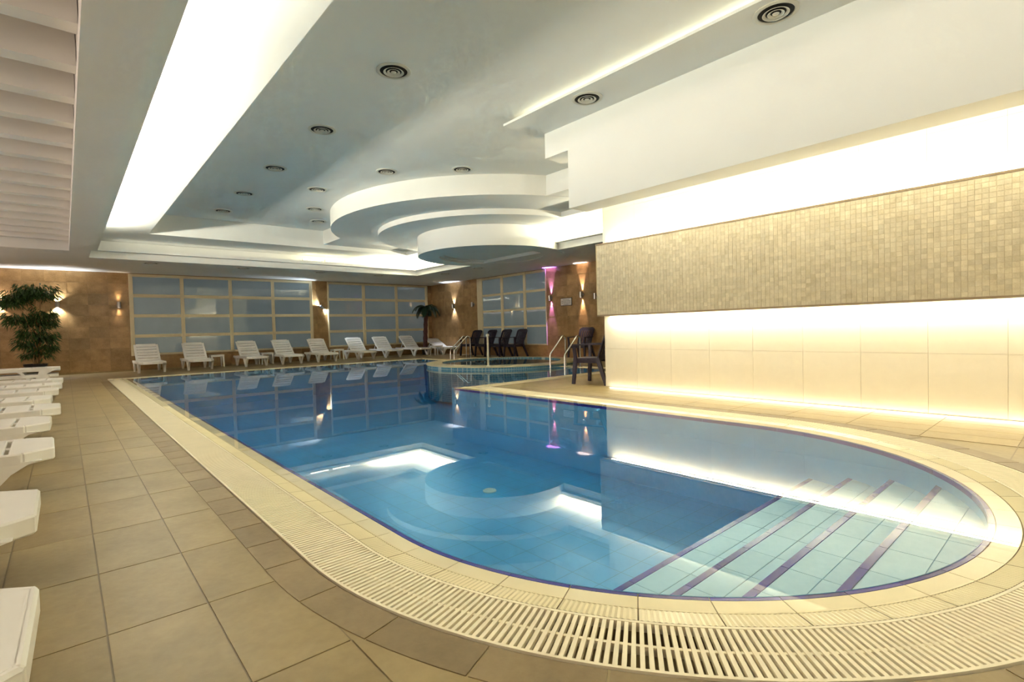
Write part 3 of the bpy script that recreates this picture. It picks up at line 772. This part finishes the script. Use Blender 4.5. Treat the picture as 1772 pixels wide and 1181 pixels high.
# ------------------------------------------------------------------ dark armchairs
def make_chair():
    root = empty('armchair'); dp = M['dark_plastic']
    MB().prism([(-0.235, -0.24), (0.235, -0.24), (0.245, -0.20), (0.215, 0.22), (-0.215, 0.22), (-0.245, -0.20)], 0.405, 0.435).obj('seat', dp, root, bevel=0.008)
    b = MB()
    def bp(x, t):   # point on the raked, slightly curved back
        z = 0.42 + 0.50 * t; return Vector((x * (1 + 0.12 * t), 0.21 + 0.15 * t + 0.06 * t * t - 0.25 * x * x * 2, z))
    for k in range(7):
        x = -0.18 + 0.06 * k
        pr = None
        for i in range(6):
            p = bp(x, 0.12 + 0.80 * i / 5)
            if pr is not None: b.beam(pr, p, 0.043, 0.014, (0, -1, 0))
            pr = p
    for t, hgt in ((0.06, 0.07), (0.93, 0.075), (0.985, 0.05)):
        pr = None
        for i in range(9):
            x = (-0.205 + 0.41 * i / 8) * (0.82 if t > 0.97 else 1.0); p = bp(x, t)
            if pr is not None: b.beam(pr, p, 0.018, hgt, (0, 0.3, 1))
            pr = p
    for sx in (-1, 1):
        pr = None
        for i in range(7):
            p = bp(sx * 0.215, i / 6 * 0.95)
            if pr is not None: b.beam(pr, p, 0.035, 0.022, (0, -1, 0))
            pr = p
    b.obj('backrest', dp, root)
    for sx in (-1, 1):
        MB().beam((sx * 0.285, -0.235, 0), (sx * 0.262, -0.20, 0.43), 0.045, 0.05, (0, 1, 0), 0.05, 0.06).beam((sx * 0.262, -0.20, 0.42), (sx * 0.285, -0.215, 0.645), 0.04, 0.05, (0, 1, 0)).obj('leg', dp, root)
        MB().beam((sx * 0.275, 0.36, 0), (sx * 0.225, 0.19, 0.43), 0.045, 0.05, (0, 1, 0), 0.05, 0.07).obj('leg', dp, root)
        MB().beam((sx * 0.285, -0.24, 0.655), (sx * 0.285, 0.05, 0.66), 0.06, 0.022).beam((sx * 0.285, 0.04, 0.66), (sx * 0.235, 0.29, 0.665), 0.055, 0.022).obj('armrest', dp, root)
    MB().beam((-0.24, -0.205, 0.375), (0.24, -0.205, 0.375), 0.02, 0.06).beam((-0.24, -0.2, 0.38), (-0.215, 0.2, 0.38), 0.02, 0.055).beam((0.24, -0.2, 0.38), (0.215, 0.2, 0.38), 0.02, 0.055).obj('apron', dp, root)
    return root
ch = make_chair()
CG = 'dark plastic armchairs'
for i, (x, y, r, lb) in enumerate([(6.71, 5.60, pi + 0.22, 'dark plastic armchair nearest the camera, half hidden by the pier corner'),
                                   (11.38, 9.98, -pi / 2 + 0.15, 'dark plastic armchair below the sign, lit violet by the wall lamp'),
                                   (11.30, 15.30, -pi / 2 + 0.05, 'dark armchair at the left end of the row, by the window frame'),
                                   (11.32, 14.44, -pi / 2, 'second dark armchair from the left before the right wall window'),
                                   (11.32, 13.64, -pi / 2, 'third dark armchair from the left before the right wall window'),
                                   (11.32, 12.85, -pi / 2 - 0.03, 'dark armchair at the right end of the row of four')]):
    o = ch if i == 0 else copy_tree(ch); o.location = (x, y, 0); o.rotation_euler = (0, 0, r); tag(o, lb, 'chair', CG)

# ------------------------------------------------------------------ plants
def bamboo(x, y):
    root = tag(empty('potted_bamboo', (x, y, 0)), 'tall bushy bamboo in a black pot against the brown far wall', 'plant')
    pot = MB().lathe([(0.17, 0), (0.21, 0.30), (0.235, 0.31), (0.235, 0.37), (0.205, 0.37), (0.20, 0.33)], 28, cap=False).obj('pot', M['potblack'], root, smooth=40)
    MB().lathe([(0.20, 0.335), (0.001, 0.34)], 20, cap=False).obj('soil', M['soil'], pot)
    lv = MB(); rnd = random.Random(3)
    for k in range(9):
        a = rnd.uniform(0, 2 * pi); r = rnd.uniform(0.02, 0.12); tx, ty = rnd.uniform(-0.26, 0.26), rnd.uniform(-0.2, 0.2); ht = rnd.uniform(1.75, 2.3)
        base = Vector((r * cos(a), r * sin(a), 0.33)); topv = Vector((tx, ty, ht))
        pts = [base.lerp(topv, t / 8) + Vector((0.03 * sin(3 * t / 8 + k), 0, 0)) for t in range(9)]
        MB().tube(pts, 0.014, 6, radii=[0.017 - 0.001 * i for i in range(9)]).obj('cane', M['cane'], root, smooth=60)
    def spray(c, rad, n, droop):
        for _ in range(n):
            th = rnd.uniform(0, 2 * pi); ph = rnd.uniform(-0.7, 1.0)
            rr = rad * rnd.uniform(0.25, 1.0)
            p = Vector((c[0] + rr * cos(th), c[1] + rr * 0.62 * sin(th), c[2] + rr * 0.85 * ph))
            d = Vector((cos(th) * 0.6 + rnd.uniform(-0.5, 0.5), sin(th) * 0.6 + rnd.uniform(-0.5, 0.5), -droop + rnd.uniform(-0.3, 0.45))).normalized()
            L = rnd.uniform(0.10, 0.19); sd = d.cross(Vector((rnd.uniform(-1, 1), rnd.uniform(-1, 1), 1))).normalized() * rnd.uniform(0.010, 0.017)
            mid = p + d * L * 0.45; tip = p + d * L + Vector((0, 0, -0.03))
            lv.add([p, mid + sd, tip, mid - sd], [(0, 1, 2, 3)])
    for c, rad, n in (((-0.30, 0, 2.05), 0.30, 420), ((0.18, 0, 2.18), 0.32, 480), ((-0.05, 0, 2.22), 0.28, 320), ((-0.42, 0, 1.92), 0.22, 200),
                      ((0.22, 0, 1.62), 0.26, 300), ((-0.30, 0, 1.52), 0.26, 330), ((0.05, 0, 1.42), 0.26, 260), ((0.30, 0, 1.42), 0.16, 140), ((-0.02, 0, 1.12), 0.30, 360),
                      ((0.22, 0, 1.02), 0.22, 220), ((-0.18, 0, 0.88), 0.20, 200), ((0.10, 0, 0.66), 0.26, 190), ((0.28, 0, 0.80), 0.14, 80), ((-0.15, 0, 0.6), 0.12, 60)):
        spray(c, rad, n, 0.55)
    o = lv.obj('foliage', M['leaf'], root); o['kind'] = 'stuff'
bamboo(-0.58, 17.95)
def palm(x, y):
    root = tag(empty('potted_palm', (x, y, 0)), 'dark green palm with brown trunk in the corner before the right window', 'plant')
    pot = MB().lathe([(0.12, 0), (0.145, 0.26), (0.16, 0.27), (0.16, 0.31), (0.145, 0.31), (0.14, 0.28)], 24, cap=False).obj('pot', M['potblack'], root, smooth=40)
    MB().lathe([(0.14, 0.285), (0.001, 0.29)], 16, cap=False).obj('soil', M['soil'], pot)
    pts = [(0.0 + 0.10 * (t / 12) ** 1.3, 0, 0.26 + 1.62 * t / 12) for t in range(13)]
    MB().tube(pts, 0.09, 10, radii=[0.085 + 0.012 * (i % 2) - 0.001 * i for i in range(13)]).obj('trunk', M['palmtrunk'], root, smooth=30)
    rnd = random.Random(11)
    for k in range(22):
        a = 2 * pi * k / 22 + rnd.uniform(-0.2, 0.2); el = rnd.uniform(0.25, 1.0); L = rnd.uniform(0.55, 0.85) if sin(a) < 0.3 else rnd.uniform(0.45, 0.62)
        m = MB(); p = Vector((0.10, 0, 1.86)); d = Vector((cos(a) * cos(el), sin(a) * cos(el), sin(el))); n = 12; pr = p.copy()
        spine = [p.copy()]
        for i in range(n):
            d = (d + Vector((0, 0, -0.16 - 0.01 * i))).normalized(); p = p + d * L / n; spine.append(p.copy())
        m.tube(spine, 0.006, 4, radii=[0.011 - 0.0007 * i for i in range(n + 1)])
        for i in range(2, n + 1):
            q = spine[i]; dd = (spine[i] - spine[i - 1]).normalized(); sdv = dd.cross(Vector((0, 0, 1))); sdv = sdv.normalized() if sdv.length > 1e-3 else Vector((1, 0, 0))
            for sg in (-1, 1):
                for off in (0.0, 0.5):
                    b0 = q - dd * off * L / n; ll = 0.24 * (1 - abs(i / n - 0.45)) * rnd.uniform(0.8, 1.1)
                    tip = b0 + (sdv * sg * 0.75 + dd * 0.55 + Vector((0, 0, -0.45))).normalized() * ll
                    wv = dd * 0.011
                    m.add([b0 - wv, b0 + wv, (b0 + tip) / 2 + wv * 1.1 + Vector((0, 0, 0.012)), tip, (b0 + tip) / 2 - wv * 1.1 + Vector((0, 0, 0.012))], [(0, 1, 2, 3, 4)])
        m.obj('frond', M['palmleaf'], root)
palm(10.94, 17.85)

# ------------------------------------------------------------------ wall lamps
def sconce(axis, a, z, label, color=None, power=0.0, cone=70, tilt=0.0):
    root = empty('wall_lamp', (a, RYF, z) if axis == 'X' else (RXR, a, z), 0 if axis == 'X' else -pi / 2)
    tag(root, label, 'wall lamp', 'up and down wall lamps')
    R = Matrix.Rotation(tilt, 3, 'Y')
    body = MB().lathe([(0.040, -0.085), (0.045, -0.085), (0.045, 0.085), (0.040, 0.085), (0.040, -0.085)], 20, cap=False)
    o = body.obj('body', M['steel_dark'], root, smooth=40); o.location = (0, -0.09, 0); o.rotation_euler = (0, tilt, 0)
    MB().box(-0.02, 0.02, -0.05, 0.0, -0.02, 0.02).obj('bracket', M['steel_dark'], root)
    MB().lathe([(0.05, 0), (0.05, 0.008), (0.001, 0.008)], 16, cap=False).obj('back_plate', M['steel_dark'], root, smooth=40).rotation_euler = (pi / 2, 0, 0)
    dm = M['signwhite'] if not color else emit('lamp_glow', (*color, 1), 9.0)
    for zz in (0.05, -0.05): MB().lathe([(0.039, -0.002), (0.039, 0.002)], 16).obj('lamp_disc', dm, o, loc=(0, 0, zz))
    if color:
        for sg in (1, -1):
            l = bpy.data.lights.new('wall_lamp_beam', 'SPOT'); l.energy = power; l.color = color; l.spot_size = radians(cone); l.spot_blend = 0.7; l.shadow_soft_size = 0.02
            lo = bpy.data.objects.new('wall_lamp_beam', l); COL.objects.link(lo); lo.parent = root
            lo.location = Vector((0, -0.032, 0)) + R @ Vector((0, 0, sg * 0.075)); lo.rotation_euler = (pi if sg > 0 else 0, tilt if sg < 0 else -tilt, 0)
            if tilt:
                dr = R @ Vector((0, 0.0, sg)); lo.rotation_euler = dr.to_track_quat('-Z', 'Y').to_euler()
    return root
sconce('X', -0.11, 1.94, 'bright steel wall lamp just right of the bamboo', (0.92, 0.95, 1.0), 24, 125)
sconce('X', -1.24, 1.94, 'wall lamp at the far left edge of the far wall', (1.0, 0.90, 0.90), 10, 110)
sconce('X', 1.22, 1.94, 'dim amber wall lamp beside the left window frame', (1.0, 0.78, 0.6), 5, 45)
sconce('X', 7.13, 1.92, 'tilted bright wall lamp on the stone pillar between the windows', (0.72, 0.84, 1.0), 30, 80, -0.8)
sconce('Y', 17.03, 1.92, 'bright white wall lamp right of the palm', (0.80, 0.84, 1.0), 26, 75)
sconce('Y', 15.73, 1.92, 'unlit wall lamp at the left of the right wall window frame')
sconce('Y', 11.58, 1.91, 'violet wall lamp at the right side of the right wall window', (0.50, 0.20, 1.0), 80, 38)
sconce('Y', 10.26, 1.93, 'orange pink wall lamp right of the notice sign', (1.0, 0.74, 0.66), 60, 38)
sconce('Y', 9.72, 1.85, 'unlit wall lamp partly hidden by the mosaic band end')
# notice sign
sg = tag(empty('notice_sign', (RXR, 10.93, 1.75), -pi / 2), 'small white framed notice on the brown wall between violet and orange lamps', 'sign')
MB().box(-0.24, 0.24, -0.018, 0.0, -0.125, 0.125).obj('sign_frame', M['signdark'], sg, bevel=0.004)
face = MB().box(-0.222, 0.222, -0.022, -0.017, -0.107, 0.107).obj('sign_face', M['signwhite'], sg)
rs = random.Random(5)
tx = MB()
for k, (wd, z) in enumerate(((0.26, 0.07), (0.38, 0.03), (0.38, -0.01), (0.36, -0.05), (0.22, -0.085))):
    x = -wd / 2
    while x < wd / 2:
        ww = rs.uniform(0.02, 0.06); tx.box(x, min(x + ww, wd / 2), -0.0235, -0.0215, z - 0.006, z + 0.006); x += ww + 0.012
tx.obj('lettering', M['signink'], face)

# ------------------------------------------------------------------ air vents
def make_vent():
    root = empty('air_vent')
    MB().lathe([(0.185, 0.0), (0.185, -0.006), (0.160, -0.014), (0.148, -0.010), (0.146, 0.0)], 40, cap=False).obj('flange', M['ventwhite'], root, smooth=50)
    MB().lathe([(0.149, -0.002), (0.001, -0.002)], 32, cap=False).obj('shade_disc', M['ventblack'], root)  # flat black disc, painted in for the shade of a deep opening
    for r in (0.110, 0.070):
        MB().lathe([(r, -0.016), (r - 0.004, -0.019), (r - 0.026, -0.006), (r - 0.023, -0.004), (r, -0.016)], 32, cap=False).obj('cone_ring', M['ventwhite'], root, smooth=50)
    MB().lathe([(0.030, -0.014), (0.024, -0.019), (0.001, -0.020)], 20, cap=False).obj('centre_disc', M['ventwhite'], root, smooth=50)
    return root
vents = [(2.79, 5.03, Z3, 'round ceiling vent nearest the camera in the left row'), (2.79, 7.08, Z3, 'second ceiling vent from the camera in the left row'),
         (2.79, 9.18, Z3, 'third ceiling vent from the camera in the left row'), (2.79, 11.16, Z3, 'fourth ceiling vent from the camera in the left row'),
         (2.79, 12.97, Z3, 'last ceiling vent of the left row, by the far recess edge'), (4.38, 8.25, Z3, 'ceiling vent left of the large round drop, before its front edge'),
         (5.37, 7.36, Z3, 'ceiling vent directly before the front of the large round drop'), (3.83, 10.06, Z3, 'ceiling vent left of the round drop, middle of three'),
         (4.37, 11.67, Z3, 'ceiling vent beside the left edge of the round drop'), (4.90, 12.88, Z3, 'farthest ceiling vent behind the round drop edge'),
         (4.80, 4.02, Z4, 'round vent in the beam along the hanging fascia, farther one'), (4.82, 1.87, Z4, 'round vent in the beam cut by the top picture edge'),
         (1.70, 15.62, Z1, 'soffit vent above the brown wall and window joint'), (3.81, 15.62, Z1, 'soffit vent above the middle of the left window'),
         (5.96, 15.62, Z1, 'soffit vent above the stone pillar'), (7.87, 15.62, Z1, 'soffit vent above the right window'),
         (9.55, 14.2, Z1, 'soffit vent above the palm corner on the right'), (9.55, 12.41, Z1, 'soffit vent behind the small drum above the whirlpool')]
vp = make_vent()
for i, (x, y, z, lb) in enumerate(vents):
    o = vp if i == 0 else copy_tree(vp); o.location = (x, y, z); tag(o, lb, 'air vent', 'round air vents')

# ------------------------------------------------------------------ pool ladders and post
def ladder(loc, rz, label):
    """grab rails: local -Y goes into the water, +Y onto the deck"""
    root = tag(empty('pool_ladder', loc, rz), label, 'ladder', 'steel pool ladders')
    for sx in (-0.235, 0.235):
        pts = [(sx, -0.10, -0.75), (sx, -0.10, 0.28)]
        pts += [(sx, -0.10 + 0.02, 0.33), (sx, 0.30, 0.70)]
        for k in range(1, 8):
            t = pi * 0.70 - pi * 0.70 * k / 7; pts.append((sx, 0.36 + 0.085 * cos(t), 0.66 + 0.085 * sin(t)))
        pts += [(sx, 0.445, 0.45), (sx, 0.445, 0.0)]
        gr_ = MB().tube(pts, 0.02, 10).obj('grab_rail', M['steel'], root, smooth=50)
        MB().lathe([(0.045, 0.0), (0.045, 0.012), (0.022, 0.02)], 16, (sx, 0.445, 0), cap=False).obj('floor_flange', M['steel'], gr_, smooth=50)
    for z in (-0.2, -0.45): MB().box(-0.235, 0.235, -0.14, -0.06, z, z + 0.03).obj('tread', M['steel'], root)
    return root
ladder((8.80, 8.36, 0), -pi / 2, 'steel pool ladder on the right pool edge beside the near dark chair')
ladder((9.55, 13.75, 0), -pi / 2 - 0.35, 'distant steel grab rails left of the row of dark chairs')
post = tag(empty('rail_post', (7.42, 9.36, JZ)), 'slim cream post with a ball top on the whirlpool rim', 'post')
MB().lathe([(0.05, 0), (0.05, 0.015), (0.024, 0.02), (0.022, 0.70)], 16, cap=False).obj('pole', M['plasticcream'], post, smooth=50)
MB().lathe([(0.001, 0.69), (0.03, 0.70), (0.04, 0.73), (0.03, 0.76), (0.001, 0.77)], 16, cap=False).obj('ball_cap', M['plasticcream'], post, smooth=60)
# two fluorescent tubes that show above the far cove lip
tubeglow = emit('tube_glow', (1.0, 0.93, 0.62, 1), 2.5)
for i, (xa, xb, lb) in enumerate(((5.30, 5.84, 'left one of two glowing tubes above the far cove lip'), (5.96, 6.50, 'right one of two glowing tubes above the far cove lip'))):
    t = tag(empty('tube_lamp', (xa, 15.22, 3.135)), lb, 'lamp', 'tube lamps in the far cove')
    MB().tube([(0, 0, 0), (xb - xa, 0, 0)], 0.016, 10).obj('glass_tube', tubeglow, t, smooth=50)
    MB().box(-0.02, 0.0, -0.015, 0.015, -0.13, 0.018).box(xb - xa, xb - xa + 0.02, -0.015, 0.015, -0.13, 0.018).obj('holder', M['ventwhite'], t)
